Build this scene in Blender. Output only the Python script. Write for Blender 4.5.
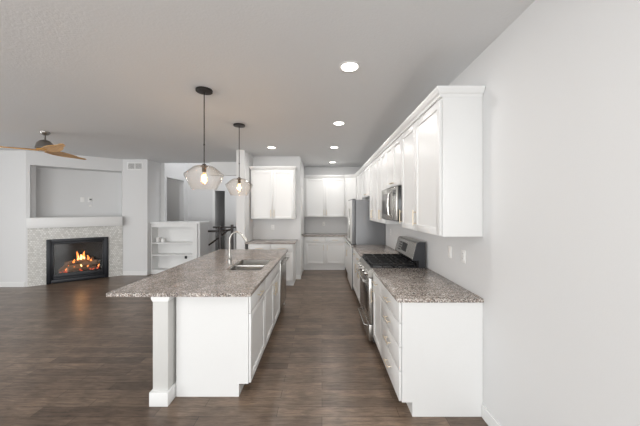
import bpy, bmesh, math, random
from mathutils import Vector, Matrix
random.seed(7)
S = bpy.context.scene
for o in list(bpy.data.objects): bpy.data.objects.remove(o, do_unlink=True)
COL = S.collection
PI = math.pi
EYE = 1.60
CEIL = 2.82
WX = 1.243          # kitchen's right wall
BY = 7.80           # kitchen's back wall

# ------------------------------------------------------------------ camera
cam_d = bpy.data.cameras.new('camera'); cam = bpy.data.objects.new('camera', cam_d); COL.objects.link(cam)
cam.location = (0, 0, EYE); cam.rotation_euler = (PI/2, 0, 0)
cam_d.sensor_width = 36; cam_d.lens = 272/640*36
cam_d.shift_x = -2/640; cam_d.shift_y = -3.5/640
cam_d.clip_start = 0.05
S.camera = cam

# ------------------------------------------------------------------ light
S.view_settings.view_transform = 'Standard'
S.view_settings.look = 'None'
S.view_settings.gamma = 1
S.view_settings.use_curve_mapping = False
S.view_settings.exposure = -0.08
world = bpy.data.worlds.new('daylight'); S.world = world; world.use_nodes = True
bg = world.node_tree.nodes['Background']
bg.inputs[0].default_value = (0.86, 0.93, 1, 1); bg.inputs[1].default_value = 1.0

def area(name, loc, direction, sx, sy, power, color=(1, 1, 1)):
    d = bpy.data.lights.new(name, 'AREA'); d.shape = 'RECTANGLE'; d.size = sx; d.size_y = sy
    d.energy = power; d.color = color
    o = bpy.data.objects.new(name, d); COL.objects.link(o); o.location = loc
    o.rotation_euler = Vector(direction).to_track_quat('-Z', 'Y').to_euler()
    return o
# added unseen lights as daylight: one outside each window, one high in the stairwell
area('fill_rear_right', (-0.6, -3.9, 1.45), (0, 1, 0), 3.0, 2.3, 138, (.985, .995, .99))
area('fill_rear_left', (-5.0, -3.9, 1.45), (0, 1, 0), 3.4, 2.3, 185, (.985, .995, .99))
area('fill_left', (-8.4, 1.6, 1.45), (1, 0, 0), 3.2, 2.2, 110, (.985, .995, .99))
area('fill_right', (WX+.45, -1.5, 1.4), (-1, 0, 0), 2.0, 2.1, 75, (.985, .995, .99))  # added to lift the island's right face
area('fill_stairwell', (-2.95, 7.75, 4.85), (0, 0, -1), 1.8, 1.0, 38, (.97, .98, 1))  # added overhead light brightening the stairwell, no window there

# ------------------------------------------------------------------ materials
def lin(c): 
    f = lambda v: (v/12.92 if v <= .04045 else ((v+.055)/1.055)**2.4)
    return tuple(f(v/255) for v in c) + (1,)
def mat(name, rgb, rough=.5, metal=0, bump=0, bscale=200, spec=.5, coat=0, aniso=None, var=.04):
    m = bpy.data.materials.new(name); m.use_nodes = True
    nt = m.node_tree; b = nt.nodes['Principled BSDF']
    b.inputs['Roughness'].default_value = rough; b.inputs['Metallic'].default_value = metal
    b.inputs['Specular IOR Level'].default_value = spec; b.inputs['Coat Weight'].default_value = coat
    tc = nt.nodes.new('ShaderNodeTexCoord'); n = nt.nodes.new('ShaderNodeTexNoise')
    mp = nt.nodes.new('ShaderNodeMapping'); nt.links.new(tc.outputs['Object'], mp.inputs[0]); nt.links.new(mp.outputs[0], n.inputs[0])
    if aniso: mp.inputs['Scale'].default_value = aniso
    n.inputs['Scale'].default_value = bscale; n.inputs['Detail'].default_value = 3
    r = nt.nodes.new('ShaderNodeMixRGB'); c = lin(rgb)
    r.inputs[1].default_value = tuple(v*(1-var) for v in c[:3])+(1,); r.inputs[2].default_value = tuple(min(1, v*(1+var)) for v in c[:3])+(1,)
    nt.links.new(n.outputs[0], r.inputs[0]); nt.links.new(r.outputs[0], b.inputs['Base Color'])
    if bump:
        bp = nt.nodes.new('ShaderNodeBump'); bp.inputs['Strength'].default_value = bump; bp.inputs['Distance'].default_value = .003
        nt.links.new(n.outputs[0], bp.inputs['Height']); nt.links.new(bp.outputs[0], b.inputs['Normal'])
    return m
def emis(name, rgb, strength):
    m = bpy.data.materials.new(name); m.use_nodes = True
    b = m.node_tree.nodes['Principled BSDF']; b.inputs['Base Color'].default_value = lin(rgb)
    b.inputs['Emission Color'].default_value = lin(rgb); b.inputs['Emission Strength'].default_value = strength
    return m
M = {}
M['paint'] = mat('wall paint', (223, 223, 223), .75, bump=.15, bscale=160, var=.01)
M['postpaint'] = mat('grey post paint', (205, 204, 201), .6, bscale=40, var=.01)
M['ceil'] = mat('ceiling paint', (228, 229, 230), .9, bump=.5, bscale=60, var=.02)
M['white'] = mat('white cabinet enamel', (233, 233, 232), .32, bscale=40, var=.006)
M['trim'] = mat('white trim enamel', (235, 235, 234), .4, bscale=40, var=.006)
M['gold'] = mat('champagne bronze', (226, 212, 190), .3, .8)
M['steel'] = mat('brushed stainless', (188, 186, 182), .27, 1, bscale=12, aniso=(1, 1, 40))
M['sink_steel'] = mat('satin sink steel', (205, 203, 200), .3, 1, bscale=12)
M['satin'] = mat('satin faucet metal', (186, 183, 178), .3, 1)
M['fridge_side'] = mat('grey appliance side', (128, 129, 131), .42, .35, bscale=60)
M['liner'] = mat('pale satin steel', (230, 230, 228), .35, .1)
M['dark_steel'] = mat('dark side steel', (112, 113, 116), .4, .5)
M['chrome'] = mat('polished chrome', (222, 221, 218), .1, 1)
M['nickel'] = mat('brushed nickel', (150, 147, 143), .28, 1)
M['bronze'] = mat('dark bronze', (60, 55, 52), .4, .7)
M['black'] = mat('black enamel', (20, 20, 22), .25, 0, coat=.3)
M['mesh'] = mat('grey microwave window', (84, 82, 80), .2)
M['cap'] = mat('charcoal side cap', (62, 63, 66), .4, .4)
M['cook'] = mat('dark glossy cooktop', (62, 63, 66), .12, .4)
M['iron'] = mat('cast iron', (24, 24, 25), .6)
M['firebox'] = mat('fireplace black', (26, 28, 34), .4, .2)
M['soot'] = mat('sooty brick liner', (15, 13, 12), .9, bump=.4, bscale=30)
M['rail'] = mat('dark wood rail', (44, 34, 30), .4)
M['plate'] = mat('white plastic', (244, 243, 241), .35)
M['slot'] = mat('dark plastic', (40, 40, 42), .5)
M['blackglass'] = mat('black glass', (14, 15, 17), .06)
M['bark'] = mat('charred log bark', (122, 97, 74), .9, bump=.8, bscale=35)
M['cutlog'] = mat('cut log end', (176, 140, 98), .8, bscale=50)
M['grille_dark'] = mat('vent shadow gap', (150, 148, 146), .7)
M['lampglow'] = emis('lamp lens', (255, 250, 242), 9)
M['filament'] = emis('glowing filament', (255, 190, 110), 28)
M['flame'] = emis('flame', (255, 150, 70), 1.6)
M['flame_core'] = emis('flame core', (255, 215, 150), 2.4)
M['ember'] = emis('ember', (225, 90, 50), .45)
M['display'] = mat('range display glass', (70, 72, 76), .12)

def fan_wood():
    m = mat('honey wood blade', (214, 170, 108), .35)
    nt = m.node_tree; b = nt.nodes['Principled BSDF']
    tc = nt.nodes.new('ShaderNodeTexCoord'); mp = nt.nodes.new('ShaderNodeMapping'); mp.inputs['Scale'].default_value = (2, 30, 2)
    n = nt.nodes.new('ShaderNodeTexNoise'); n.inputs['Scale'].default_value = 3; n.inputs['Detail'].default_value = 5
    cr = nt.nodes.new('ShaderNodeValToRGB'); cr.color_ramp.elements[0].color = lin((190, 134, 66)); cr.color_ramp.elements[1].color = lin((226, 176, 104))
    cr.color_ramp.elements[0].position = .35; cr.color_ramp.elements[1].position = .65
    nt.links.new(tc.outputs['Object'], mp.inputs[0]); nt.links.new(mp.outputs[0], n.inputs[0]); nt.links.new(n.outputs[0], cr.inputs[0]); nt.links.new(cr.outputs[0], b.inputs['Base Color'])
    return m
M['wood'] = fan_wood()

def granite():
    m = bpy.data.materials.new('speckled granite'); m.use_nodes = True; nt = m.node_tree; b = nt.nodes['Principled BSDF']
    b.inputs['Roughness'].default_value = .16; b.inputs['Specular IOR Level'].default_value = .5
    g = nt.nodes.new('ShaderNodeNewGeometry')
    def noise(s, d=3):
        n = nt.nodes.new('ShaderNodeTexNoise'); n.inputs['Scale'].default_value = s; n.inputs['Detail'].default_value = d; n.inputs['Roughness'].default_value = .6
        nt.links.new(g.outputs['Position'], n.inputs[0]); return n
    v = nt.nodes.new('ShaderNodeTexVoronoi'); v.inputs['Scale'].default_value = 150; nt.links.new(g.outputs['Position'], v.inputs[0])
    sep = nt.nodes.new('ShaderNodeSeparateColor'); nt.links.new(v.outputs['Color'], sep.inputs[0])
    cr = nt.nodes.new('ShaderNodeValToRGB'); cr.color_ramp.interpolation = 'CONSTANT'
    e = cr.color_ramp.elements; e[0].color = lin((70, 66, 64)); e[0].position = 0
    e[1].color = lin((136, 127, 121)); e[1].position = .15
    for p, c in ((.38, (172, 163, 156)), (.62, (196, 189, 183)), (.80, (226, 223, 219)), (.93, (150, 130, 118))):
        x = e.new(p); x.color = lin(c)
    nt.links.new(sep.outputs[0], cr.inputs[0])
    n2 = noise(7, 4); cr2 = nt.nodes.new('ShaderNodeValToRGB')
    cr2.color_ramp.elements[0].position = .35; cr2.color_ramp.elements[0].color = (.72, .70, .68, 1); cr2.color_ramp.elements[1].position = .68; cr2.color_ramp.elements[1].color = (1.12, 1.1, 1.08, 1)
    nt.links.new(n2.outputs[0], cr2.inputs[0])
    mx = nt.nodes.new('ShaderNodeMixRGB'); mx.blend_type = 'MULTIPLY'; mx.inputs[0].default_value = 1
    nt.links.new(cr.outputs[0], mx.inputs[1]); nt.links.new(cr2.outputs[0], mx.inputs[2]); nt.links.new(mx.outputs[0], b.inputs['Base Color'])
    return m
M['granite'] = granite()

def planks():
    m = bpy.data.materials.new('grey brown wood planks'); m.use_nodes = True; nt = m.node_tree; b = nt.nodes['Principled BSDF']
    tc = nt.nodes.new('ShaderNodeNewGeometry')
    br = nt.nodes.new('ShaderNodeTexBrick'); br.offset = .37; br.offset_frequency = 2; br.squash = 1
    br.inputs['Scale'].default_value = 1; br.inputs['Brick Width'].default_value = .95; br.inputs['Row Height'].default_value = .105
    br.inputs['Mortar Size'].default_value = .0016; br.inputs['Bias'].default_value = 0
    br.inputs['Color1'].default_value = lin((132, 114, 99)); br.inputs['Color2'].default_value = lin((100, 85, 74)); br.inputs['Mortar'].default_value = lin((52, 44, 38))
    nt.links.new(tc.outputs['Position'], br.inputs[0])
    mp = nt.nodes.new('ShaderNodeMapping'); mp.inputs['Scale'].default_value = (2.6, 20, 1); nt.links.new(tc.outputs['Position'], mp.inputs[0])
    n = nt.nodes.new('ShaderNodeTexNoise'); n.inputs['Scale'].default_value = 2.2; n.inputs['Detail'].default_value = 10; n.inputs['Roughness'].default_value = .72; n.inputs['Distortion'].default_value = .6
    nt.links.new(mp.outputs[0], n.inputs[0])
    cr = nt.nodes.new('ShaderNodeValToRGB'); cr.color_ramp.elements[0].position = .36; cr.color_ramp.elements[0].color = (.56, .55, .53, 1); cr.color_ramp.elements[1].position = .66; cr.color_ramp.elements[1].color = (1.35, 1.34, 1.32, 1)
    nt.links.new(n.outputs[0], cr.inputs[0])
    n3 = nt.nodes.new('ShaderNodeTexNoise'); n3.inputs['Scale'].default_value = 5; n3.inputs['Detail'].default_value = 6; nt.links.new(tc.outputs['Position'], n3.inputs[0])
    cr3 = nt.nodes.new('ShaderNodeValToRGB'); cr3.color_ramp.elements[0].position = .35; cr3.color_ramp.elements[0].color = (.84, .83, .82, 1); cr3.color_ramp.elements[1].position = .65; cr3.color_ramp.elements[1].color = (1.12, 1.11, 1.1, 1)
    nt.links.new(n3.outputs[0], cr3.inputs[0])
    mx = nt.nodes.new('ShaderNodeMixRGB'); mx.blend_type = 'MULTIPLY'; mx.inputs[0].default_value = 1
    mx2 = nt.nodes.new('ShaderNodeMixRGB'); mx2.blend_type = 'MULTIPLY'; mx2.inputs[0].default_value = 1
    nt.links.new(br.outputs[0], mx.inputs[1]); nt.links.new(cr.outputs[0], mx.inputs[2]); nt.links.new(mx.outputs[0], mx2.inputs[1]); nt.links.new(cr3.outputs[0], mx2.inputs[2])
    nt.links.new(mx2.outputs[0], b.inputs['Base Color'])
    b.inputs['Roughness'].default_value = .30; b.inputs['Specular IOR Level'].default_value = .45
    bp = nt.nodes.new('ShaderNodeBump'); bp.inputs['Strength'].default_value = .12; bp.inputs['Distance'].default_value = .002
    nt.links.new(n.outputs[0], bp.inputs['Height']); nt.links.new(bp.outputs[0], b.inputs['Normal'])
    return m
M['floor'] = planks()

def mosaic():
    m = bpy.data.materials.new('glazed mosaic tile'); m.use_nodes = True; nt = m.node_tree; b = nt.nodes['Principled BSDF']
    tc = nt.nodes.new('ShaderNodeTexCoord'); sp = nt.nodes.new('ShaderNodeSeparateXYZ'); cb = nt.nodes.new('ShaderNodeCombineXYZ')
    nt.links.new(tc.outputs['Object'], sp.inputs[0]); nt.links.new(sp.outputs[0], cb.inputs[0]); nt.links.new(sp.outputs[2], cb.inputs[1])
    br = nt.nodes.new('ShaderNodeTexBrick'); br.offset = .5
    br.inputs['Scale'].default_value = 1; br.inputs['Brick Width'].default_value = .040; br.inputs['Row Height'].default_value = .038; br.inputs['Mortar Size'].default_value = .003
    br.inputs['Color1'].default_value = lin((232, 231, 227)); br.inputs['Color2'].default_value = lin((202, 200, 195)); br.inputs['Mortar'].default_value = lin((188, 186, 181))
    nt.links.new(cb.outputs[0], br.inputs[0]); nt.links.new(br.outputs[0], b.inputs['Base Color'])
    b.inputs['Roughness'].default_value = .2
    bp = nt.nodes.new('ShaderNodeBump'); bp.inputs['Strength'].default_value = .4; bp.inputs['Distance'].default_value = .003; bp.invert = True
    nt.links.new(br.outputs['Fac'], bp.inputs['Height']); nt.links.new(bp.outputs[0], b.inputs['Normal'])
    return m
M['tile'] = mosaic()

def thin_glass(name, tint, refl=1.0, body=0.0):
    m = bpy.data.materials.new(name); m.use_nodes = True; nt = m.node_tree
    for n in list(nt.nodes): nt.nodes.remove(n)
    out = nt.nodes.new('ShaderNodeOutputMaterial'); t = nt.nodes.new('ShaderNodeBsdfTransparent'); g = nt.nodes.new('ShaderNodeBsdfGlossy')
    g.inputs['Roughness'].default_value = .03; t.inputs[0].default_value = tint
    lw = nt.nodes.new('ShaderNodeLayerWeight'); lw.inputs[0].default_value = .5
    mm = nt.nodes.new('ShaderNodeMath'); mm.operation = 'MULTIPLY_ADD'; mm.inputs[1].default_value = refl; mm.inputs[2].default_value = .035; pw = nt.nodes.new('ShaderNodeMath'); pw.operation = 'POWER'; pw.inputs[1].default_value = 3.5; nt.links.new(lw.outputs['Facing'], pw.inputs[0]); nt.links.new(pw.outputs[0], mm.inputs[0])
    tl = nt.nodes.new('ShaderNodeBsdfTranslucent'); tl.inputs[0].default_value = (1, .9, .8, 1); m0 = nt.nodes.new('ShaderNodeMixShader'); m0.inputs[0].default_value = body; nt.links.new(t.outputs[0], m0.inputs[1]); nt.links.new(tl.outputs[0], m0.inputs[2])
    mx = nt.nodes.new('ShaderNodeMixShader'); nt.links.new(mm.outputs[0], mx.inputs[0]); nt.links.new(m0.outputs[0], mx.inputs[1]); nt.links.new(g.outputs[0], mx.inputs[2]); nt.links.new(mx.outputs[0], out.inputs[0])
    return m
M['glass'] = thin_glass('clear blown glass', (.997, .993, .985, 1), .8, .010)
M['amber'] = thin_glass('amber bulb glass', (1, .84, .62, 1), .5, .08)
M['pane'] = thin_glass('clear pane', (.97, .97, .97, 1), .5)

# ------------------------------------------------------------------ mesh helpers
class MB:
    def __init__(s): s.bm = bmesh.new()
    def box(s, x0, x1, y0, y1, z0, z1, bev=0):
        r = bmesh.ops.create_cube(s.bm, size=1); vs = r['verts']
        for v in vs:
            v.co = Vector((x0+(v.co.x+.5)*(x1-x0), y0+(v.co.y+.5)*(y1-y0), z0+(v.co.z+.5)*(z1-z0)))
        if bev:
            es = list({e for v in vs for e in v.link_edges})
            bmesh.ops.bevel(s.bm, geom=es, offset=bev, segments=2, affect='EDGES', profile=.5)
        return s
    def poly(s, pts, h0, h1, axis='y'):
        # prism of a 2D outline; axis is the extrusion direction
        def P(a, b, h): return {'y': (a, h, b), 'x': (h, a, b), 'z': (a, b, h)}[axis]
        v0 = [s.bm.verts.new(P(a, b, h0)) for a, b in pts]; v1 = [s.bm.verts.new(P(a, b, h1)) for a, b in pts]
        n = len(pts); s.bm.faces.new(v0); s.bm.faces.new(v1[::-1])
        for i in range(n): s.bm.faces.new((v0[i], v0[(i+1) % n], v1[(i+1) % n], v1[i]))
        return s
    def lathe(s, prof, c=(0, 0, 0), seg=32, axis='z', close=False):
        rings = []
        for r, h in prof:
            ring = []
            for i in range(seg):
                a = 2*PI*i/seg; x, y = r*math.cos(a), r*math.sin(a)
                p = {'z': (x, y, h), 'y': (x, h, y), 'x': (h, x, y)}[axis]
                ring.append(s.bm.verts.new(Vector(c)+Vector(p)))
            rings.append(ring)
        for a, b in zip(rings, rings[1:]):
            for i in range(seg):
                s.bm.faces.new((a[i], a[(i+1) % seg], b[(i+1) % seg], b[i]))
        if close:
            s.bm.faces.new(rings[0]); s.bm.faces.new(rings[-1][::-1])
        return s
    def tube(s, pts, r, seg=10, rs=None):
        pts = [Vector(p) for p in pts]; rings = []; up = None
        for i, p in enumerate(pts):
            t = (pts[min(i+1, len(pts)-1)]-pts[max(i-1, 0)]).normalized()
            if up is None: up = Vector((0, 0, 1)) if abs(t.z) < .9 else Vector((1, 0, 0))
            n = t.cross(up).normalized(); u = n.cross(t).normalized(); up = u
            rr = rs[i] if rs else r
            rings.append([s.bm.verts.new(p+n*rr*math.cos(2*PI*k/seg)+u*rr*math.sin(2*PI*k/seg)) for k in range(seg)])
        for a, b in zip(rings, rings[1:]):
            for i in range(seg): s.bm.faces.new((a[i], a[(i+1) % seg], b[(i+1) % seg], b[i]))
        s.bm.faces.new(rings[0]); s.bm.faces.new(rings[-1][::-1])
        return s
    def frame(s, x0, x1, z0, z1, y0, y1, w, bev=0):
        s.box(x0, x0+w, y0, y1, z0, z1, bev); s.box(x1-w, x1, y0, y1, z0, z1, bev)
        s.box(x0+w, x1-w, y0, y1, z1-w, z1, bev); s.box(x0+w, x1-w, y0, y1, z0, z0+w, bev)
        return s
    def build(s, name, m, parent=None, smooth=True):
        bmesh.ops.recalc_face_normals(s.bm, faces=s.bm.faces)
        me = bpy.data.meshes.new(name); s.bm.to_mesh(me); s.bm.free()
        me.materials.append(M[m] if isinstance(m, str) else m)
        if smooth:
            for p in me.polygons: p.use_smooth = True
            me.set_sharp_from_angle(angle=math.radians(32))
        o = bpy.data.objects.new(name, me); COL.objects.link(o)
        if parent: o.parent = parent
        return o
def tag(o, label=None, cat=None, group=None, kind=None):
    if label: o['label'] = label
    if cat: o['category'] = cat
    if group: o['group'] = group
    if kind: o['kind'] = kind
    return o
def empty(name, loc, rz=0, label=None, cat=None, group=None):
    o = bpy.data.objects.new(name, None); COL.objects.link(o); o.location = loc; o.rotation_euler = (0, 0, rz); o.empty_display_size = .05
    return tag(o, label, cat, group)
def struct(name, mb, m, label=None, cat=None):
    o = mb.build(name, m, smooth=False); o['kind'] = 'structure'
    o['label'] = label or name.replace('_', ' '); o['category'] = cat or name.split('_')[0]
    return o
def copy_tree(o, parent=None):
    c = o.copy(); COL.objects.link(c)
    if parent: c.parent = parent
    for ch in [k for k in bpy.data.objects if k.parent == o]: copy_tree(ch, c)
    return c

# ------------------------------------------------------------------ room shell
X0, Y0 = -8.0, -3.5
struct('floor', MB().box(X0-.3, WX+.3, Y0-.6, 9.6, -.1, 0), 'floor', 'grey brown wood plank floor', 'floor')
cl = MB()
cl.box(X0-.3, WX+.3, Y0-.3, 7.14, CEIL, CEIL+.1)
cl.box(-1.755, WX+.3, 7.14, 9.6, CEIL, CEIL+.1)
cl.box(X0-.3, -4.27, 7.14, 9.6, CEIL, CEIL+.1)
cl.box(-4.27, -1.755, 8.52, 9.6, CEIL, CEIL+.1)
struct('ceiling', cl, 'ceil', 'light grey textured ceiling over kitchen and living area', 'ceiling')
struct('wall_right', MB().box(WX, WX+.15, -.5, BY+.15, 0, CEIL).box(WX, WX+.15, Y0, -2.5, 0, CEIL).box(WX, WX+.15, -2.5, -.5, 2.5, CEIL).box(WX, WX+.15, -2.5, -.5, 0, .3), 'paint', 'pale grey right wall behind the range and cabinets', 'wall')
struct('wall_back', MB().box(-.5, WX, BY, BY+.15, 0, CEIL), 'paint', 'kitchen back wall behind the far cabinets', 'wall')
struct('wall_pantry', MB().box(-1.585, -.5, 6.25, BY+.15, 0, CEIL), 'paint', 'wall block behind the small cabinet nook', 'wall')
struct('wall_partition', MB().box(-1.755, -1.586, 5.57, 8.5, 0, CEIL), 'paint', 'narrow partition wall end between stair and cabinet nook', 'wall')
struct('wall_left', MB().box(X0, -6.12, 5.62, 5.82, 0, CEIL), 'paint', 'grey wall left of the fireplace', 'wall')
struct('wall_vent', MB().box(-4.85, -4.25, 6.62, 7.139, 0, CEIL), 'paint', 'narrow wall right of the fireplace carrying the vent', 'wall')
# rear and side walls; their three unseen windows are added to light the room
w = MB()
for a, b in ((X0-.15, -6.75), (-3.25, -2.15), (.95, WX)): w.box(a, b, Y0-.15, Y0, 0, CEIL)
for a, b in ((-6.75, -3.25), (-2.15, .95)): w.box(a, b, Y0-.15, Y0, 2.6, CEIL); w.box(a, b, Y0-.15, Y0, 0, .25)
struct('wall_rear', w, 'paint')
w = MB(); w.box(X0-.15, X0, Y0, 0, 0, CEIL); w.box(X0-.15, X0, 3.2, 5.82, 0, CEIL); w.box(X0-.15, X0, 0, 3.2, 2.6, CEIL); w.box(X0-.15, X0, 0, 3.2, 0, .3)
struct('wall_side', w, 'paint')
for n, (a, b) in enumerate(((-6.75, -3.25), (-2.15, .95))):
    w = MB().frame(a, b, .25, 2.6, Y0-.11, Y0-.05, .06); w.box((a+b)/2-.03, (a+b)/2+.03, Y0-.105, Y0-.055, .31, 2.54)
    struct('window_%d' % (n+1), w, 'trim')  # added windows behind the camera, never in view
w = MB()
for a, b in ((0, .06), (1.57, 1.63), (3.14, 3.2)): w.box(X0-.11, X0-.05, a, b, .3, 2.6)
w.box(X0-.11, X0-.05, .06, 3.14, .3, .36); w.box(X0-.11, X0-.05, .06, 3.14, 2.54, 2.6)
struct('window_3', w, 'trim')  # unseen window added to bring light from the left
w = MB()
for a, b in ((-2.5, -2.44), (-1.53, -1.47), (-.56, -.5)): w.box(WX+.05, WX+.11, a, b, .3, 2.5)
w.box(WX+.05, WX+.11, -2.44, -.56, .3, .36); w.box(WX+.05, WX+.11, -2.44, -.56, 2.44, 2.5)
struct('window_4', w, 'trim')  # unseen window added to light the island's right face

# angled fireplace wall (local x along the wall, local y into it)
FA = math.atan2(1.0, 1.27); FL = 1.616
w = MB()
D = .62
w.box(0, .06, 0, D, 0, CEIL); w.box(1.602, FL, 0, D, 0, CEIL)
w.box(.06, 1.602, 0, D, 2.53, CEIL); w.box(.06, 1.602, .42, D, 1.42, 2.53)
w.box(.06, 1.602, 0, D, .93, 1.42)
w.box(.06, .36, 0, D, 0, .93); w.box(1.29, 1.602, 0, D, 0, .93); w.box(.36, 1.29, 0, D, 0, .06); w.box(.36, 1.29, .5, D, .06, .93)
wf = struct('wall_fireplace', w, 'paint', 'angled grey wall with recessed television niche over the fireplace', 'wall')
wf.location = (-6.12, 5.62, 0); wf.rotation_euler = (0, 0, FA)

# stairwell: taller shell open above the ceiling line
w = MB()
SYB = 8.4
w.box(-4.14, -3.30, SYB, SYB+.12, 0, 5.0); w.box(-3.30, -3.0, SYB, SYB+.12, 2.18, 5.0); w.box(-3.0, -1.755, SYB, SYB+.12, 0, 5.0)
struct('wall_stair_back', w, 'paint', 'tall stairwell back wall with a narrow doorway', 'wall')
w = MB()
w.box(-4.27, -4.14, 7.15, 7.26, 0, 5.0); w.box(-4.27, -4.14, 7.26, 8.15, 2.46, 5.0); w.box(-4.27, -4.14, 8.15, 8.52, 0, 5.0)
struct('wall_stair_left', w, 'paint', 'stairwell side wall with a hall opening', 'wall')
w = MB(); w.box(-1.755, -1.62, 7.14, 8.52, CEIL+.1, 5.0); w.box(-4.27, -1.62, 7.02, 7.14, CEIL+.1, 5.0); w.box(-4.27, -1.62, 7.02, 8.52, 5.0, 5.1)
struct('wall_stair_upper', w, 'paint', 'upper walls of the open stairwell', 'wall')
struct('trim_1', MB().box(-2.89, -1.756, 7.0, 7.14, 2.48, CEIL), 'trim', 'bright dropped header over the stair opening', 'trim')
w = MB(); w.box(-5.4, -5.3, 7.15, 8.5, 0, CEIL); w.box(-5.3, -4.27, 8.4, 8.5, 0, CEIL)
struct('wall_hall', w, 'paint', 'wall of the hall beyond the stair', 'wall')
w = MB(); w.box(-3.6, -2.0, 9.5, 9.6, 0, CEIL); w.box(-3.42, -3.32, 8.52, 9.5, 0, CEIL); w.box(-2.9, -2.8, 8.52, 9.5, 0, CEIL)
struct('wall_passage', w, 'paint', 'dim passage wall seen through the narrow doorway', 'wall')
struct('door_2', MB().box(-3.375, -3.30, 8.375, SYB-.001, 0, 2.25), 'trim', 'white casing of the narrow stairwell doorway', 'door casing')

# pantry door on the side of the wall block
d = MB(); d.box(-.499, -.485, 6.30, 6.37, 0, 2.12); d.box(-.499, -.485, 7.02, 7.09, 0, 2.12); d.box(-.499, -.485, 6.37, 7.02, 2.05, 2.12); d.box(-.499, -.493, 6.37, 7.02, 0.01, 2.05)
dd = struct('door_1', d, 'trim', 'white pantry door on the side of the wall block', 'door')
k = MB(); k.lathe([(.0, .0), (.012, .0), (.012, .02), (.026, .03), (.03, .045), (.022, .06), (0, .062)], (-.493, 6.43, 1.0), 16, 'x'); k.build('door_knob', 'nickel', dd)

# baseboards
def bb(name, *bx):
    m_ = MB()
    for b in bx: m_.box(*b, 0, .10, .003)
    return struct(name, m_, 'trim', name.replace('_', ' ') + ', white painted', 'baseboard')
bb('baseboard_right', (WX-.014, WX, Y0, 2.095))
bb('baseboard_left', (X0, -6.13, 5.606, 5.62))
bb('baseboard_vent', (-4.84, -4.25, 6.606, 6.62))
bb('baseboard_side', (X0, X0+.014, Y0, 5.6))
bb('baseboard_rear', (X0+.02, WX-.02, Y0, Y0+.014))
bb('baseboard_partition', (-1.755, -1.585, 5.556, 5.57), (-1.769, -1.755, 5.556, 7.0))
bb('baseboard_pantry', (-.6, -.49, 6.236, 6.25), (-.50, -.486, 6.25, 6.30))

# ------------------------------------------------------------------ cabinets
def pull(name, parent, x, z, length, vertical, y=-.022):
    m_ = MB(); h = length/2; r = .0055
    if vertical:
        m_.tube([(x, y-.03, z-h), (x, y-.03, z+h)], r, 10)
        for q in (-h*.72, h*.72): m_.tube([(x, y+.0005, z+q), (x, y-.03, z+q)], .0045, 8)
    else:
        m_.tube([(x-h, y-.03, z), (x+h, y-.03, z)], r, 10)
        for q in (-h*.72, h*.72): m_.tube([(x+q, y+.0005, z), (x+q, y-.03, z)], .0045, 8)
    return m_.build(name, 'gold', parent)
def shaker(name, parent, x0, x1, z0, z1, w=.057):
    m_ = MB(); m_.frame(x0, x1, z0, z1, -.022, -.003, w, .0015)
    m_.box(x0+w-.002, x1-w+.002, -.012, -.003, z0+w-.002, z1-w+.002)
    return m_.build(name, 'white', parent)
def slab(name, parent, x0, x1, z0, z1):
    return MB().box(x0, x1, -.022, -.003, z0, z1, .002).build(name, 'white', parent)
G = .003
def base_cab(loc, rz, W, Dp, spec, label, group, name='base_cabinet', end=None, toe=.08):
    """spec: list of columns (x0,x1,[(kind, z0, z1, handle)...])"""
    r = empty(name, loc, rz, label, 'cabinet', group)
    b = MB(); b.poly([(0, .11), (0, .884), (Dp, .884), (Dp, 0), (toe, 0), (toe, .11)], 0, W, 'x')
    b.build('body', 'white', r)
    for x0, x1, items in spec:
        for kind, z0, z1, h in items:
            f = shaker if kind == 'door' else (shaker if kind == 'shaker_drawer' else slab)
            o = f('door' if kind == 'door' else 'drawer', r, x0+G, x1-G, z0+G, z1-G)
            if h == 'L': pull('handle', o, x0+.045, z1-.11, .15, True)
            elif h == 'R': pull('handle', o, x1-.045, z1-.11, .15, True)
            elif h == 'C': pull('handle', o, (x0+x1)/2, (z0+z1)/2, .15, False)
    return r
def upper_cab(loc, rz, W, Dp, z0, z1, doors, label, group, name='wall_cabinet'):
    r = empty(name, loc, rz, label, 'cabinet', group)
    b = MB(); b.box(0, W, 0, Dp, z0, z1, .0015); b.build('body', 'white', r)
    for x0, x1, h in doors:
        o = shaker('door', r, x0+G, x1-G, z0+.008, z1-.022)
        if h == 'L': pull('handle', o, x0+.035, z0+.13, .15, True)
        elif h == 'R': pull('handle', o, x1-.035, z0+.13, .15, True)
        elif h == 'l': pull('handle', o, x0+.05, z0+.05, .06, False)
        elif h == 'r': pull('handle', o, x1-.05, z0+.05, .06, False)
    return r
RZ = -PI/2      # face towards -X: local x runs to -Y, local y to +X
FX = .618        # base box face
DB = WX-FX-.002
gR = 'base cabinets along the right wall'
# right run (loc y = far end)
base_cab((FX, 2.75, 0), RZ, .65, DB, [(0, .65, [('drawer', .715, .88, 'C'), ('drawer', .53, .715, 'C'), ('drawer', .345, .53, 'C'), ('drawer', .115, .345, 'C')])],
         'white four drawer base cabinet at the near end of the right counter', gR)
base_cab((FX, 3.178, 0), RZ, .425, DB, [(0, .425, [('drawer', .71, .88, 'C'), ('door', .115, .71, 'L')])],
         'narrow white base cabinet with one door between the drawer cabinet and range', gR)
base_cab((FX, 4.575, 0), RZ, .61, DB, [(0, .305, [('drawer', .71, .88, 'C'), ('door', .115, .71, 'R')]), (.305, .61, [('drawer', .71, .88, 'C'), ('door', .115, .71, 'L')])],
         'white base cabinet just beyond the gas range on the right', gR)
base_cab((FX, 5.25, 0), RZ, .67, DB, [(0, .67, [('drawer', .71, .88, 'C'), ('door', .115, .71, 'R')])],
         'white base cabinet beside the refrigerator on its near side', gR)
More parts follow.
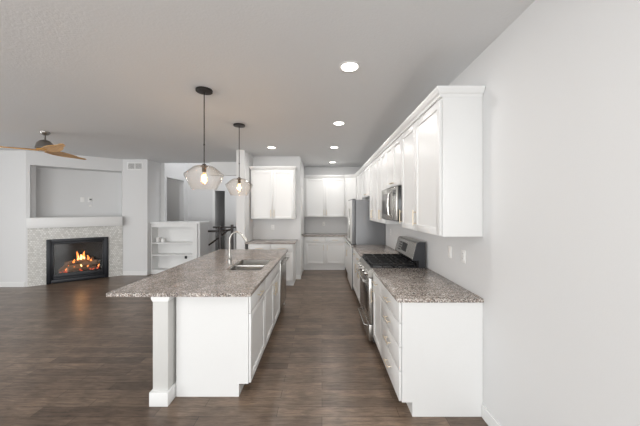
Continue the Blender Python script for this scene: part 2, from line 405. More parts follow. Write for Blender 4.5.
base_cab((FX, 7.17, 0), RZ, .93, DB, [(.0, .93, [('drawer', .71, .88, 'C'), ('door', .115, .71, 'R')])],
         'white base cabinet beyond the refrigerator in the far right corner', gR)
# back run
base_cab((-.485, 7.19, 0), 0, 1.095, .605, [(.06, .575, [('drawer', .71, .88, 'C'), ('door', .16, .71, 'R')]), (.575, 1.09, [('drawer', .71, .88, 'C'), ('door', .16, .71, 'L')])],
         'white two door base cabinet against the kitchen back wall', None, toe=.02)
# coffee nook
base_cab((-1.53, 5.645, 0), 0, .93, .60, [(.0, .465, [('drawer', .71, .88, 'C'), ('door', .115, .71, 'R')]), (.465, .93, [('drawer', .71, .88, 'C'), ('door', .115, .71, 'L')])],
         'white base cabinet in the nook behind the island', None)
# island run, face towards +X: local x runs to +Y, local y to -X
IX = -.63; RI = PI/2
base_cab((IX, 2.325, 0), RI, .60, .615, [(0, .60, [('drawer', .71, .88, 'C'), ('door', .115, .71, None)])],
         'white island cabinet with drawer and large door at the near end', 'island cabinets')
sc = empty('sink_cabinet', (IX, 2.93, 0), RI, 'white island sink cabinet with two doors below the sink', 'cabinet', 'island cabinets')
b = MB(); b.box(0, 1.03, 0, .615, .11, .62); b.box(0, 1.03, 0, .02, .62, .884); b.box(0, 1.03, .595, .615, .62, .884); b.box(0, .02, .02, .595, .62, .884); b.box(1.01, 1.03, .02, .595, .62, .884); b.box(0, 1.03, .065, .615, 0, .11)
b.build('body', 'white', sc)
slab('false_drawer_front', sc, G, 1.03-G, .71+G, .88-G)
o = shaker('door', sc, G, .515-G, .115, .71-G); pull('handle', o, .47, .60, .15, True)
o = shaker('door', sc, .515+G, 1.03-G, .115, .71-G); pull('handle', o, .56, .60, .15, True)
# panels closing island back and far end
tag(MB().box(-1.26, -1.247, 2.37, 4.60, 0, .884, .002).build('island_back_panel', 'white'), 'white panel closing the seating side of the island', 'panel')
tag(MB().box(-1.246, -.63, 4.585, 4.60, 0, .884, .002).build('island_end_panel', 'white'), 'white panel closing the far end of the island', 'panel')
# posts
def post():
    r = empty('support_post', (-1.326, 2.292, 0), 0, 'square white post under the near end of island overhang', 'post', 'island posts')
    MB().box(-.063, .063, -.06, .066, .10, .8465, .002).build('shaft', 'postpaint', r)
    b = MB(); b.box(-.077, .077, -.088, .072, 0, .115, .004); b.build('base_block', 'white', r)
    b = MB(); b.poly([(-.063, .846), (-.075, .868), (-.075, .884), (.075, .884), (.075, .868), (.063, .846)], -.066, .066); b.build('capital', 'white', r)
    return r
p1 = post(); p2 = copy_tree(p1); p2.location.y = 4.52; p2.location.x = -1.345; p2.location.y = 4.5; p2.rotation_euler.z = PI; p2['label'] = 'square white post under the far end of island overhang'

# worktops
def slab_hole(name, x0, x1, y0, y1, z0, z1, hole=None, parent=None):
    m_ = MB()
    if not hole: m_.box(x0, x1, y0, y1, z0, z1, .003)
    else:
        a, b, c, d = hole; bm = m_.bm
        def ring(x0, x1, y0, y1, z): return [bm.verts.new(p) for p in ((x0, y0, z), (x1, y0, z), (x1, y1, z), (x0, y1, z))]
        ot, it, ob, ib = ring(x0, x1, y0, y1, z1), ring(a, b, c, d, z1), ring(x0, x1, y0, y1, z0), ring(a, b, c, d, z0)
        for i in range(4):
            j = (i+1) % 4
            bm.faces.new((ot[i], ot[j], it[j], it[i])); bm.faces.new((ob[i], ib[i], ib[j], ob[j]))
            bm.faces.new((ot[i], ob[i], ob[j], ot[j])); bm.faces.new((it[i], it[j], ib[j], ib[i]))
    return m_.build(name, 'granite', parent)
TZ0, TZ1 = .885, .915
HS = (-1.10, -.69, 3.06, 3.74)
tag(slab_hole('island_worktop', -1.767, -.585, 2.225, 4.68, TZ0, TZ1, HS), 'long speckled granite island top with sink and seating overhang', 'countertop')
tag(slab_hole('worktop', .58, WX-.002, 2.085, 3.182, TZ0, TZ1), 'speckled granite countertop on the near side of the gas range', 'countertop')
tag(slab_hole('worktop', .58, WX-.002, 3.96, 5.27, TZ0, TZ1), 'speckled granite countertop between the range and the refrigerator', 'countertop')
wt = MB(); wt.box(-.498, WX-.002, 7.15, BY-.002, TZ0, TZ1, .002); wt.box(.58, WX-.002, 6.22, 7.15, TZ0, TZ1, .002)
tag(wt.build('worktop', 'granite'), 'granite countertop along the kitchen back wall', 'countertop')
tag(slab_hole('worktop', -1.583, -.56, 5.61, 6.248, TZ0, TZ1), 'granite countertop in the nook behind the island', 'countertop')

# uppers
UX = .931; UD = WX-UX-.002; UZ0, UZ1 = 1.39, 2.47
gU = 'wall cabinets along the right wall'
upper_cab((UX, 2.665, 0), RZ, .565, UD, UZ0, UZ1, [(0, .565, 'L')], 'nearest tall white wall cabinet on the right with one wide door', gU)
upper_cab((UX, 3.112, 0), RZ, .445, UD, UZ0, UZ1, [(0, .445, 'L')], 'narrow white wall cabinet directly beside the microwave, near side', gU)
upper_cab((UX, 3.882, 0), RZ, .766, UD, 1.885, UZ1, [(0, .383, 'r'), (.383, .766, 'l')], 'short white wall cabinet above the microwave', gU)
upper_cab((UX, 4.535, 0), RZ, .65, UD, UZ0, UZ1, [(0, .325, 'R'), (.325, .65, 'L')], 'tall white wall cabinet directly beyond the microwave', gU)
upper_cab((UX, 5.20, 0), RZ, .66, UD, UZ0, UZ1, [(0, .33, 'R'), (.33, .66, 'L')], 'tall white wall cabinet just before the refrigerator', gU)
upper_cab((UX, 6.19, 0), RZ, .985, UD, 1.86, UZ1, [(0, .49, 'r'), (.49, .985, 'l')], 'short white wall cabinet above the refrigerator', gU)
upper_cab((UX, 7.185, 0), RZ, .985, UD, UZ0, UZ1, [(0, .49, 'R'), (.49, .985, 'L')], 'tall white wall cabinet between refrigerator and the far corner', gU)
upper_cab((-.498, 7.485, 0), 0, 1.126, .313, UZ0, UZ1, [(.05, .585, 'R'), (.585, 1.12, 'L')], 'tall two door white wall cabinet on the kitchen back wall', None)
upper_cab((-1.56, 5.945, 0), 0, .968, .303, UZ0, UZ1, [(.02, .484, 'R'), (.484, .948, 'L')], 'two door white wall cabinet in the nook, above the small counter', None)
# diagonal corner cabinet
dc = empty('corner_cabinet', (.633, 7.485, 0), 0, 'diagonal white wall cabinet in the far right corner', 'cabinet')
MB().poly([(.001, .0), (.298, -.297), (WX-.635, -.297), (WX-.635, .313), (.001, .313)], UZ0, UZ1, 'z').build('body', 'white', dc)
dg = shaker('door', dc, .022, .40, UZ0+.008, UZ1-.022); dg.rotation_euler = (0, 0, -PI/4)
# crown mouldings
def crown(path, label):
    prof = [(-.02, 2.4705), (.0, 2.4705), (.006, 2.488), (.018, 2.498), (.034, 2.525), (.036, 2.54), (-.02, 2.54)]
    m_ = MB(); bm = m_.bm; P = [Vector(p) for p in path]; rings = []
    for i, p in enumerate(P):
        d0 = (P[i]-P[i-1]).normalized() if i else None; d1 = (P[i+1]-P[i]).normalized() if i < len(P)-1 else None
        nrm = lambda d: Vector((d.y, -d.x))
        if d0 is None: n = nrm(d1)
        elif d1 is None: n = nrm(d0)
        else:
            n = (nrm(d0)+nrm(d1)).normalized(); n = n/max(.3, n.dot(nrm(d0)))
        rings.append([bm.verts.new((p.x+n.x*o_, p.y+n.y*o_, z)) for o_, z in prof])
    for a, b_ in zip(rings, rings[1:]):
        for k in range(len(prof)):
            bm.faces.new((a[k], a[(k+1) % len(prof)], b_[(k+1) % len(prof)], b_[k]))
    bm.faces.new(rings[0]); bm.faces.new(rings[-1][::-1])
    return tag(m_.build('crown_moulding', 'white', smooth=False), label, 'moulding')
crown([(-.46, 7.465), (.62, 7.465), (.911, 7.174), (.911, 2.10), (WX-.004, 2.10)], 'long white crown moulding on top of the right wall cabinets and far corner')
crown([(-1.56, 6.245), (-1.56, 5.925), (-.592, 5.925), (-.592, 6.245)], 'white crown moulding on top of the nook wall cabinet')

# ------------------------------------------------------------------ sink and faucet
sk = empty('kitchen_sink', (-.895, 3.40, .915), 0, 'double bowl stainless undermount sink in the island top', 'sink')
def bowl(y0, y1):
    m_ = MB(); bm = m_.bm; x0, x1 = -.198, .198; zt, zb = -.012, -.20
    def rr(x0, x1, y0, y1, z, r=.04, n=5):
        pts = []
        for cx, cy, a0 in ((x1-r, y1-r, 0), (x0+r, y1-r, PI/2), (x0+r, y0+r, PI), (x1-r, y0+r, 3*PI/2)):
            for i in range(n): a = a0+PI/2*i/(n-1); pts.append(bm.verts.new((cx+r*math.cos(a), cy+r*math.sin(a), z)))
        return pts
    rings = [rr(x0, x1, y0, y1, zt), rr(x0+.004, x1-.004, y0+.004, y1-.004, zb+.03), rr(x0+.03, x1-.03, y0+.03, y1-.03, zb, .03)]
    for a, b_ in zip(rings, rings[1:]):
        n = len(a)
        for i in range(n): bm.faces.new((a[i], a[(i+1) % n], b_[(i+1) % n], b_[i]))
    bm.faces.new(rings[-1])
    o = m_.build('bowl', 'sink_steel', sk)
    MB().lathe([(.0, .004), (.03, .004), (.042, .001)], (0, (y0+y1)/2, zb), 20).build('drain', 'chrome', o)
bowl(-.335, -.012); bowl(.012, .335)
rim = MB(); rim.box(-.204, -.196, -.339, .339, -.05, -.008, .002); rim.box(.196, .204, -.339, .339, -.05, -.008, .002); rim.box(-.196, .196, -.339, -.333, -.05, -.008); rim.box(-.196, .196, .333, .339, -.05, -.008)
rim.box(-.196, .196, -.013, .013, -.05, -.012, .003)
rim.build('rim', 'sink_steel', sk)
fc = empty('faucet', (-1.145, 3.38, .915), 0, 'tall chrome gooseneck faucet behind the island sink', 'faucet')
f = MB(); f.lathe([(0, 0), (.028, 0), (.028, .006), (.021, .012), (.020, .10), (.017, .12), (.0135, .14)], (0, 0, 0), 24)
f.build('base', 'satin', fc)
pts = [(0, 0, .12), (0, 0, .30)] + [(.085-.085*math.cos(a), 0, .30+.105*math.sin(a)) for a in [PI*i/14 for i in range(1, 12)]]
f = MB().tube(pts, .0115, 14); f.build('neck', 'satin', fc)
e = Vector(pts[-1]); dr = (Vector(pts[-1])-Vector(pts[-2])).normalized()
f = MB().tube([e-dr*.005, e+dr*.02, e+dr*.095, e+dr*.10], .015, 14, [.0125, .0145, .019, .016]); f.build('spray_head', 'satin', fc)
f = MB().tube([(0, -.018, .075), (0, -.045, .08), (0, -.055, .13)], .007, 10, [.011, .008, .0055]); f.build('handle', 'satin', fc)

# ------------------------------------------------------------------ dishwasher
dw = empty('dishwasher', (IX, 3.966, 0), RI, 'stainless dishwasher at the far end of the island', 'dishwasher')
MB().box(0, .608, .0, .58, .10, .882).build('body', 'dark_steel', dw)
MB().box(.003, .605, -.028, -.001, .115, .875, .004).build('door', 'steel', dw)
h = MB(); h.tube([(.04, -.075, .80), (.568, -.075, .80)], .011, 12)
for q in (.07, .538): h.tube([(q, -.027, .80), (q, -.075, .80)], .008, 8)
h.build('handle', 'steel', dw)
MB().box(0.005, .603, .05, .06, .0, .10).build('toe_kick', 'iron', dw)

# ------------------------------------------------------------------ gas range
rg = empty('gas_range', (.587, 3.952, 0), RZ, 'stainless gas range with black grates between the right counters', 'range')
W = .762
b = MB(); b.box(0, W, .02, .612, .04, .895, .002); b.box(.03, W-.03, .06, .6, 0, .04); b.build('body', 'dark_steel', rg)
b = MB(); b.box(0, W, -.018, .617, .9165, .922, .002); b.box(.002, W-.002, .021, .617, .896, .9165); b.build('cooktop', 'cook', rg)
b = MB(); b.poly([(-.045, .80), (-.045, .865), (-.012, .915), (.019, .915), (.019, .80)], .0, W, 'x'); b.build('control_panel', 'steel', rg)
for i in range(5):
    x = .09+i*(W-.18)/4
    k = MB().lathe([(0, 0), (.024, 0), (.024, -.008), (.019, -.012), (.017, -.034), (0, -.035)], (x, -.046, .833), 20, 'y'); kk = k.build('knob', 'steel', rg)
d = MB(); d.box(.004, W-.004, -.035, .018, .255, .79, .004); od = d.build('oven_door', 'steel', rg)
MB().box(.10, W-.10, -.037, -.0345, .36, .66, .001).build('window', 'blackglass', od)
h = MB(); h.tube([(.05, -.09, .745), (W-.05, -.09, .745)], .012, 12)
for q in (.075, W-.075): h.tube([(q, -.034, .745), (q, -.09, .745)], .009, 8)
h.build('handle', 'steel', od)
d = MB(); d.box(.004, W-.004, -.035, .018, .05, .245, .004); wd = d.build('warming_drawer', 'steel', rg)
h = MB(); h.tube([(.10, -.035, .20), (.12, -.075, .205), (W-.12, -.075, .205), (W-.10, -.035, .20)], .009, 10); h.build('handle', 'steel', wd)
for i, (gx0, gx1) in enumerate(((.02, .255), (.262, .50), (.507, .742))):
    g_ = MB(); z0, z1 = .942, .96
    g_.frame(gx0, gx1, 0, 0, 0, 0, 0) if False else None
    for xx in (gx0, (gx0+gx1)/2-.006, gx1-.012): g_.box(xx, xx+.012, .0, .515, z0, z1, .002)
    for yy in (.0, .13, .265, .39, .503): g_.box(gx0, gx1, yy, yy+.012, z0, z1, .002)
    for xx in (gx0, gx1-.012):
        for yy in (.0, .503, .265): g_.box(xx, xx+.012, yy, yy+.012, .922, z0)
    g_.box(gx0+.05, gx1-.05, .325, .333, z0+.002, z1+.002)
    g_.build('grate', 'iron', rg)
for (x, y, r) in ((.14, .16, .045), (.14, .40, .035), (.38, .27, .05), (.625, .16, .04), (.625, .40, .045)):
    MB().lathe([(0, .921), (r+.01, .921), (r+.01, .928), (r, .929), (r, .938), (0, .939)], (x, y, 0), 24).build('burner', 'iron', rg)
b = MB(); b.poly([(.520, .916), (.524, 1.00), (.545, 1.02), (.545, 1.0), (.617, 1.0), (.617, .916)], .01, W-.01, 'x'); b.build('vent_riser', 'black', rg)
b = MB(); b.poly([(.470, 1.02), (.520, 1.20), (.545, 1.215), (.624, 1.215), (.624, .90), (.60, .90), (.548, 1.00), (.480, 1.00)], .0, W, 'x'); bgd = b.build('backguard', 'steel', rg)
nrm = Vector((0, -.18, .05)).normalized()
def bgpt(x, t, o): return Vector((x, .470+t*.05, 1.02+t*.18))+nrm*o*0+Vector((0, -.9635, .2676))*o
def bgquad(x0, x1, t0, t1, name, m_, par):
    q = MB(); vs = []
    for o_ in (-.001, .0025):
        vs.append([q.bm.verts.new(bgpt(x, t, o_)) for x, t in ((x0, t0), (x1, t0), (x1, t1), (x0, t1))])
    q.bm.faces.new(vs[0]); q.bm.faces.new(vs[1][::-1])
    for i in range(4): q.bm.faces.new((vs[0][i], vs[0][(i+1) % 4], vs[1][(i+1) % 4], vs[1][i]))
    return q.build(name, m_, par)
bgquad(.28, .47, .22, .80, 'display', 'blackglass', bgd)
for k in range(4): bgquad(.13+.0*k, .24, .18+.17*k, .26+.17*k, 'button_row', 'slot', bgd)
b = MB()
b.poly([(.472, 1.0), (.522, 1.20), (.547, 1.2165), (.6245, 1.2165), (.6245, .8995), (.545, .8995), (.545, 1.0)], W+.0, W+.004, 'x'); b.build('side_cap', 'cap', rg)

# ------------------------------------------------------------------ microwave
mw = empty('microwave', (.871, 3.878, 1.46), RZ, 'stainless over the range microwave under the short cabinet', 'microwave')
MB().box(0, .758, .005, .368, .0, .418, .003).build('body', 'black', mw)
md = MB(); md.box(.0, .60, -.022, .004, .012, .408, .004); mdo = md.build('door', 'steel', mw)
MB().box(.08, .50, -.024, -.0215, .075, .345, .001).build('window', 'mesh', mdo)
h = MB(); h.tube([(.555, -.021, .05), (.545, -.06, .08), (.545, -.068, .205), (.545, -.06, .33), (.555, -.021, .36)], .011, 12); h.build('handle', 'chrome', mdo)
MB().box(.605, .758, -.022, .004, .012, .408, .004).build('control_panel', 'steel', mw)
MB().box(.625, .74, -.024, -.0215, .30, .37).build('display', 'blackglass', mw)

# ------------------------------------------------------------------ refrigerator
fr = empty('refrigerator', (.655, 6.185, 0), RZ, 'tall stainless refrigerator with grey side in the right run', 'refrigerator')
FW = .895
b = MB(); b.box(0, FW, 0, .58, .03, 1.79, .004); b.build('body', 'fridge_side', fr)
for x0, x1 in ((0, FW/2-.003), (FW/2+.003, FW)):
    d = MB().box(x0, x1, -.070, -.008, .925, 1.79, .003).build('door', 'fridge_side', fr)
    MB().box(x0+.002, x1-.002, -.074, -.0705, .927, 1.788, .001).build('front_panel', 'liner', d)
    hx = x1-.03 if x0 == 0 else x0+.03
    h = MB().box(hx-.012, hx+.012, -.088, -.0745, 1.0, 1.62, .003); h.build('handle', 'steel', d)
d = MB().box(0, FW, -.070, -.008, .04, .895, .003).build('freezer_drawer', 'fridge_side', fr)
MB().box(.002, FW-.002, -.074, -.0705, .042, .893, .001).build('front_panel', 'liner', d)
h = MB().tube([(.04, -.074, .84), (.05, -.105, .87), (FW-.05, -.105, .87), (FW-.04, -.074, .84)], .010, 10); h.build('handle', 'steel', d)
MB().box(FW-.06, FW+.002, -.085, .01, .896, .924, .003).build('hinge', 'black', fr)
MB().box(.01, FW-.01, -.06, .0, 1.791, 1.81, .003).build('hinge_cover', 'dark_steel', fr)
MB().box(.02, FW-.02, .02, .56, 0, .03).build('base', 'iron', fr)

# ------------------------------------------------------------------ fireplace
def inwall(o): o.location = (-6.12, 5.62, 0); o.rotation_euler = (0, 0, FA); return o
sr = MB(); sr.box(.026, .30, -.012, -.0005, 0, 1.205); sr.box(1.346, 1.614, -.012, -.0005, 0, 1.205); sr.box(.30, 1.346, -.012, -.0005, .96, 1.205)
tag(inwall(sr.build('tile_surround', 'tile', smooth=False)), 'pale mosaic tile surround around the fireplace', 'tile surround')
mt = MB(); mt.box(.03, 1.605, -.15, -.001, 1.215, 1.43, .003)
tag(inwall(mt.build('mantel_shelf', 'trim')), 'thick white mantel shelf over the fireplace', 'mantel')
fp = empty('gas_fireplace', (-6.12, 5.62, 0), FA, 'black framed gas fireplace with burning logs', 'fireplace')
f = MB(); f.frame(.304, 1.343, .005, .957, -.04, .0, .075, .006); f.build('outer_frame', 'firebox', fp)
f = MB(); f.frame(.379, 1.268, .08, .882, -.025, -.003, .035, .003); f.box(.414, 1.233, -.022, -.005, .115, .19, .003); f.build('inner_frame', 'firebox', fp)
f = MB(); f.box(.37, 1.28, .44, .46, .075, .90); f.box(.365, .38, 0.01, .44, .075, .90); f.box(1.27, 1.285, 0.01, .44, .075, .90); f.box(.38, 1.27, 0.01, .44, .065, .08); f.box(.38, 1.27, 0.01, .44, .90, .915); f.build('firebox', 'soot', fp)
MB().box(.414, 1.233, -.012, -.010, .19, .847).build('glass', 'pane', fp)
def log(p, q, r, m_='bark'):
    p, q = Vector(p), Vector(q); n = 9
    pts = [p.lerp(q, i/n)+Vector((random.uniform(-.006, .006), random.uniform(-.006, .006), random.uniform(-.006, .006))) for i in range(n+1)]
    l = MB().tube(pts, r, 12, [r*random.uniform(.88, 1.1) for _ in pts]).build('log', m_, fp)
    d_ = (q-p).normalized(); MB().tube([q-d_*.001, q+d_*.004], r*.86, 14).build('cut_end', 'cutlog', l)
log((.55, .18, .27), (1.14, .10, .37), .055)
log((.56, .28, .36), (1.06, .26, .43), .05)
log((1.10, .24, .24), (.63, .04, .26), .05)
log((.78, .22, .42), (1.18, .14, .36), .042)
log((.50, .06, .24), (.62, .16, .37), .038)
em = MB()
for i in range(36):
    c = Vector((random.uniform(.5, 1.16), random.uniform(.04, .30), random.uniform(.20, .235))); r = random.uniform(.012, .024)
    mtx = Matrix.Translation(c) @ Matrix.Rotation(random.random()*3, 4, 'Z'); bmesh.ops.create_icosphere(em.bm, subdivisions=1, radius=r, matrix=mtx)
tag(em.build('embers', 'ember', fp), 'glowing embers', kind='stuff')
MB().box(.46, 1.20, .02, .33, .08, .2, .004).build('grate', 'iron', fp)
def flame(x, y, z, h, r, m_):
    n = 9; pts = []; rs = []
    ph = random.random()*6
    for i in range(n+1):
        t = i/n; pts.append((x+.018*math.sin(ph+t*4)*t, y+.01*math.cos(ph+t*5)*t, z+h*t)); rs.append(max(.0008, r*math.sin(PI*min(1, .18+t*.82))**.8*(1-t*.35)))
    MB().tube(pts, r, 10, rs).build('flame', m_, fp)
for x, y, z, h, r, c in ((.79, .19, .43, .27, .034, 0), (.90, .2, .45, .23, .033, 0), (.84, .21, .42, .18, .04, 1), (.97, .19, .42, .15, .03, 0), (.72, .17, .38, .15, .03, 0), (.63, .14, .33, .12, .026, 0),
                         (1.03, .13, .38, .12, .026, 0), (1.10, .11, .36, .09, .02, 0), (.86, .07, .30, .09, .022, 1), (.74, .06, .27, .08, .02, 0), (.97, .06, .28, .08, .02, 0), (.79, .18, .44, .15, .022, 1), (.9, .19, .45, .13, .022, 1), (.60, .05, .25, .08, .018, 0), (1.16, .13, .25, .12, .022, 0)):
    flame(x, y, z, h*(.8 if z > .4 else .6), r*.75, 'flame_core' if c else 'flame')
ld = bpy.data.lights.new('fire_glow', 'POINT'); ld.energy = 1.5; ld.color = (1, .5, .2); ld.shadow_soft_size = .1
lo = bpy.data.objects.new('fire_glow', ld); COL.objects.link(lo); lo.parent = fp; lo.location = (.84, .08, .62)

# ------------------------------------------------------------------ vent grille, plates
vg = empty('vent_grille', (-4.548, 6.62, 2.655), 0, 'white return air vent on the wall right of the fireplace', 'vent')
f = MB(); f.frame(-.19, .19, -.095, .095, -.012, -.001, .028, .002); f.box(-.012, .012, -.012, -.001, -.068, .068); f.build('frame', 'trim', vg)
MB().box(-.162, .162, -.003, -.001, -.068, .068).build('backing', 'grille_dark', vg)
for side in (-1, 1):
    s_ = MB()
    for i in range(9):
        z = -.06+i*.015; c0 = .018 if side > 0 else -.158
        s_.poly([(-.010, z-.004), (-.004, z+.004), (-.003, z+.003), (-.009, z-.005)], c0, c0+.14, 'x')
    s_.build('louvres', 'trim', vg)
def plate(name, loc, rz, label, kind='outlet', group='wall outlets'):
    r = empty(name, loc, rz, label, 'outlet' if kind == 'outlet' else 'wall plate', group)
    MB().box(-.036, .036, -.006, -.0005, -.058, .058, .002).build('cover', 'plate', r)
    if kind == 'outlet':
        for z in (-.024, .024):
            q = MB(); q.box(-.017, .017, -.009, -.0062, z-.014, z+.014, .001); q = q.build('socket', 'plate', r)
            s_ = MB()
            for x in (-.007, .007): s_.box(x-.0012, x+.0012, -.0095, -.0088, z-.004, z+.006)
            s_.build('slot', 'slot', q)
    elif kind == 'switch':
        MB().box(-.016, .016, -.010, -.0062, -.033, .033, .002).build('rocker', 'plate', r)
    return r
plate('wall_outlet', (WX, 2.386, 1.19), RZ, 'white outlet on the right wall, nearest the camera', 'outlet')
plate('light_switch', (WX, 2.64, 1.19), RZ, 'white switch on the right wall, second from the camera', 'switch')
plate('wall_outlet', (WX, 4.91, 1.19), RZ, 'white outlet on the right wall beside the refrigerator')
plate('wall_outlet', (-1.13, 6.25, 1.19), 0, 'white outlet above the nook counter')
plate('wall_outlet', (.05, BY, 1.19), 0, 'white outlet above the back counter')
def niche(u, z, off=.42):
    return (-6.12+u*math.cos(FA)-off*math.sin(FA), 5.62+u*math.sin(FA)+off*math.cos(FA), z)
plate('wall_plate', niche(.855, 1.835), FA, 'blank white wall plate in the television niche', 'blank', None)
mp_ = plate('wall_outlet', niche(.99, 1.835), FA, 'white outlet with dark plug in the television niche')
MB().box(-.005, .035, -.03, -.0096, -.005, .02, .003).build('plug', 'slot', mp_)
plate('cable_plate', niche(1.0, 1.69), FA, 'small low cable plate under the niche outlet', 'blank', None).scale = (.7, 1, .35)

# ------------------------------------------------------------------ half wall with bookcase, stair rail
struct('wall_half', MB().box(-4.25, -3.04, 7.15, 7.28, 0, 1.245).box(-3.10, -3.04, 6.78, 7.15, 0, 1.245), 'paint', 'low half wall beside the stair, holding the bookcase', 'wall')
struct('trim_2', MB().box(-4.249, -3.02, 6.725, 7.30, 1.246, 1.285, .003), 'trim', 'white cap on the low half wall', 'trim')
bc = empty('bookcase', (-4.245, 6.75, 0), 0, 'built in white bookcase with shelves under the half wall cap', 'bookcase')
b = MB(); b.box(0, .022, 0, .27, .0, 1.244); b.box(1.03, 1.143, 0, .27, .0, 1.244); b.box(.022, 1.03, 0, .27, 1.16, 1.244); b.box(.022, 1.03, 0, .27, 0, .10); b.build('frame', 'trim', bc)
MB().box(.022, 1.03, .25, .27, .10, 1.16).build('back_panel', 'trim', bc)
for z in (.745, .445): MB().box(.022, 1.03, .012, .248, z, z+.032, .002).build('shelf', 'trim', bc)
tag(MB().box(-4.16, -4.10, 6.82, 6.92, .779, .90, .006).build('small_box', 'plate'), 'small white box at the left of the upper bookcase shelf', 'box')
tag(MB().box(-4.05, -3.99, 6.84, 6.93, .779, .87, .006).build('small_box', 'plate'), 'shorter white box right of the other box on the upper bookcase shelf', 'box')
bo = empty('black_outlet', (-3.50, 6.998, .385), 0, 'small black outlet in the back of the bookcase', 'outlet')
MB().box(-.03, .03, -.008, -.001, -.05, .05, .002).build('cover', 'slot', bo)
st = empty('stair_railing', (-2.55, 7.2, 0), 0, 'dark wood stair railing with posts behind the faucet', 'railing')
for x, zt in ((-.15, 1.16), (.17, 1.20)):
    MB().box(x-.03, x+.03, -.03, .03, 0, zt, .004).build('newel_post', 'rail', st)
MB().box(-.36, .27, .045, .095, 1.105, 1.145, .006).build('top_rail', 'rail', st)
MB().box(-.46, -.19, -.03, .03, 1.00, 1.05, .006).build('side_rail', 'rail', st)
MB().tube([(-.50, .12, .64), (-.22, .12, .84), (.0, .12, 1.03), (.12, .12, 1.06)], .022, 10).build('hand_rail', 'rail', st)
MB().tube([(-.11, 0, 1.03), (.13, 0, 1.07)], .018, 8).build('cross_rail', 'rail', st)
for x in (-.28, -.02, .25): MB().box(x-.008, x+.008, .06, .076, 0, 1.105).build('baluster', 'rail', st)

# ------------------------------------------------------------------ lamps
def recessed(loc, label, power=6.3):
    r = empty('recessed_light', loc, 0, label, 'ceiling light', 'recessed ceiling lights')
    MB().lathe([(.070, -.001), (.092, -.001), (.092, -.006), (.074, -.008), (.070, -.005)], (0, 0, 0), 32).build('trim_ring', 'trim', r)
    MB().lathe([(0, -.0045), (.072, -.0045)], (0, 0, 0), 32).build('lens', 'lampglow', r)
    l = bpy.data.lights.new('downlight', 'AREA'); l.shape = 'DISK'; l.size = .13; l.energy = power; l.color = (1, .975, .945)
    o = bpy.data.objects.new('downlight', l); COL.objects.link(o); o.parent = r; o.location = (0, 0, -.012)
    return r
recessed((.235, 2.32, CEIL), 'nearest and largest recessed ceiling light')
recessed((.238, 3.84, CEIL), 'recessed ceiling light second from the camera over the aisle')
recessed((-.99, 5.34, CEIL), 'recessed ceiling light in front of the nook, left of the others')
recessed((.24, 5.33, CEIL), 'recessed ceiling light third from the camera over the aisle', 9)
recessed((.27, 7.0, CEIL), 'farthest recessed ceiling light near the back wall cabinets', 7.5)

for lx, ly, lb in ((.235, .3, 'added unseen recessed fill light near the camera on the right'), (-1.6, .1, 'added unseen recessed fill light near the camera, towards the middle'), (-4.6, .2, 'added unseen recessed fill light over the living area'), (-4.75, 7.7, 'added unseen recessed fill light in the hall beyond the stair')):
    recessed((lx, ly, CEIL), lb, 6 if ly < 5 else 1.5)  # unseen fittings added to brighten the room and the hall
pn = empty('pendant_light', (-1.20, 2.77, CEIL), 0, 'larger looking glass pendant over the near end of the island', 'pendant light', 'glass pendants over the island')
MB().lathe([(0, -.001), (.08, -.001), (.082, -.006), (.080, -.022), (.0, -.026)], (0, 0, 0), 32).build('canopy', 'bronze', pn)
MB().tube([(0, 0, -.024), (0, 0, -.55), (0, 0, -.556), (0, 0, -.566), (0, 0, -.572), (0, 0, -.76)], .005, 10, [.005, .005, .008, .008, .005, .005]).build('rod', 'bronze', pn)
MB().lathe([(0, -.755), (.016, -.757), (.022, -.77), (.034, -.772), (.034, -.785), (.022, -.787), (.020, -.84), (0, -.841)], (0, 0, 0), 24).build('socket', 'bronze', pn)
sh = MB().lathe([(.034, -.776), (.080, -.779), (.100, -.788), (.186, -.858), (.191, -.868), (.188, -.880), (.118, -1.018), (.116, -1.018), (.1845, -.879), (.1875, -.868), (.183, -.861), (.098, -.792), (.079, -.783), (.034, -.780)], (0, 0, 0), 48).build('shade', 'glass', pn)
bl = MB().lathe([(.013, -.842), (.016, -.86), (.028, -.895), (.032, -.92), (.027, -.945), (.012, -.962), (0, -.965)], (0, 0, 0), 24).build('bulb', 'amber', pn)
fl = MB()
for i in range(5):
    a = 2*PI*i/5; b2 = a+PI/5
    fl.tube([(.012*math.cos(a), .012*math.sin(a), -.865), (.015*math.cos(b2), .015*math.sin(b2), -.94)], .0016, 6)
fl.build('filament', 'filament', bl)
l = bpy.data.lights.new('pendant_glow', 'POINT'); l.energy = 5; l.color = (1, .72, .45); l.shadow_soft_size = .025
o = bpy.data.objects.new('pendant_glow', l); COL.objects.link(o); o.parent = pn; o.location = (0, 0, -.90)
pn2 = copy_tree(pn); pn2.location = (-1.19, 3.91, CEIL); pn2['label'] = 'smaller looking glass pendant over the far end of the island'

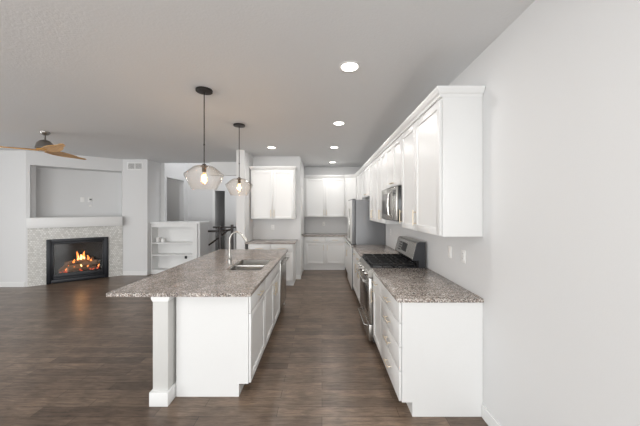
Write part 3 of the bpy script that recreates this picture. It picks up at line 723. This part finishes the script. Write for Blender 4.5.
# ------------------------------------------------------------------ ceiling fan
fn = empty('ceiling_fan', (-4.36, 4.28, CEIL), 0, 'brushed nickel ceiling fan with three honey wood blades', 'ceiling fan')
MB().lathe([(0, -.001), (.065, -.001), (.062, -.02), (.045, -.045), (.018, -.055), (0, -.056)], (0, 0, 0), 28).build('canopy', 'nickel', fn)
MB().tube([(0, 0, -.05), (0, 0, -.17)], .012, 12).build('downrod', 'nickel', fn)
MB().lathe([(0, -.125), (.025, -.127), (.06, -.14), (.095, -.18), (.112, -.245), (.112, -.265), (.06, -.275), (0, -.275)], (0, 0, 0), 32).build('motor_housing', 'nickel', fn)
MB().lathe([(0, -.276), (.10, -.276), (.09, -.294), (.0, -.30)], (0, 0, 0), 28).build('hub', 'wood', fn)
def blade(ang):
    m_ = MB(); bm = m_.bm; n = 14; top = []; bot = []
    for i in range(n+1):
        t = i/n; x = .05+t*.73
        wl = .035+.05*math.sin(PI*min(1, t*1.15+.12))**.8 if t < .93 else .035*(1-(t-.93)/.07)+.012
        wl = max(wl, .01)
        tw = -math.radians(15-6*t); cz = -.287-.035*t*t*0
        row_t = []; row_b = []
        for s_ in (-1, -.5, 0, .5, 1):
            y = wl*s_; z = cz+y*math.sin(tw)+.006*(1-s_*s_)
            row_t.append(bm.verts.new((x, y*math.cos(tw)+.02*math.sin(PI*t), z))); row_b.append(bm.verts.new((x, y*math.cos(tw)+.02*math.sin(PI*t), z-.009)))
        top.append(row_t); bot.append(row_b)
    for i in range(n):
        for k in range(4):
            bm.faces.new((top[i][k], top[i][k+1], top[i+1][k+1], top[i+1][k])); bm.faces.new((bot[i][k], bot[i+1][k], bot[i+1][k+1], bot[i][k+1]))
        bm.faces.new((top[i][0], top[i+1][0], bot[i+1][0], bot[i][0])); bm.faces.new((top[i][4], bot[i][4], bot[i+1][4], top[i+1][4]))
    bm.faces.new(top[0]+bot[0][::-1]); bm.faces.new(bot[n]+top[n][::-1])
    o = m_.build('blade', 'wood', fn); o.rotation_euler = (0, 0, math.radians(ang))
for a in (92, 210, 329): blade(a)
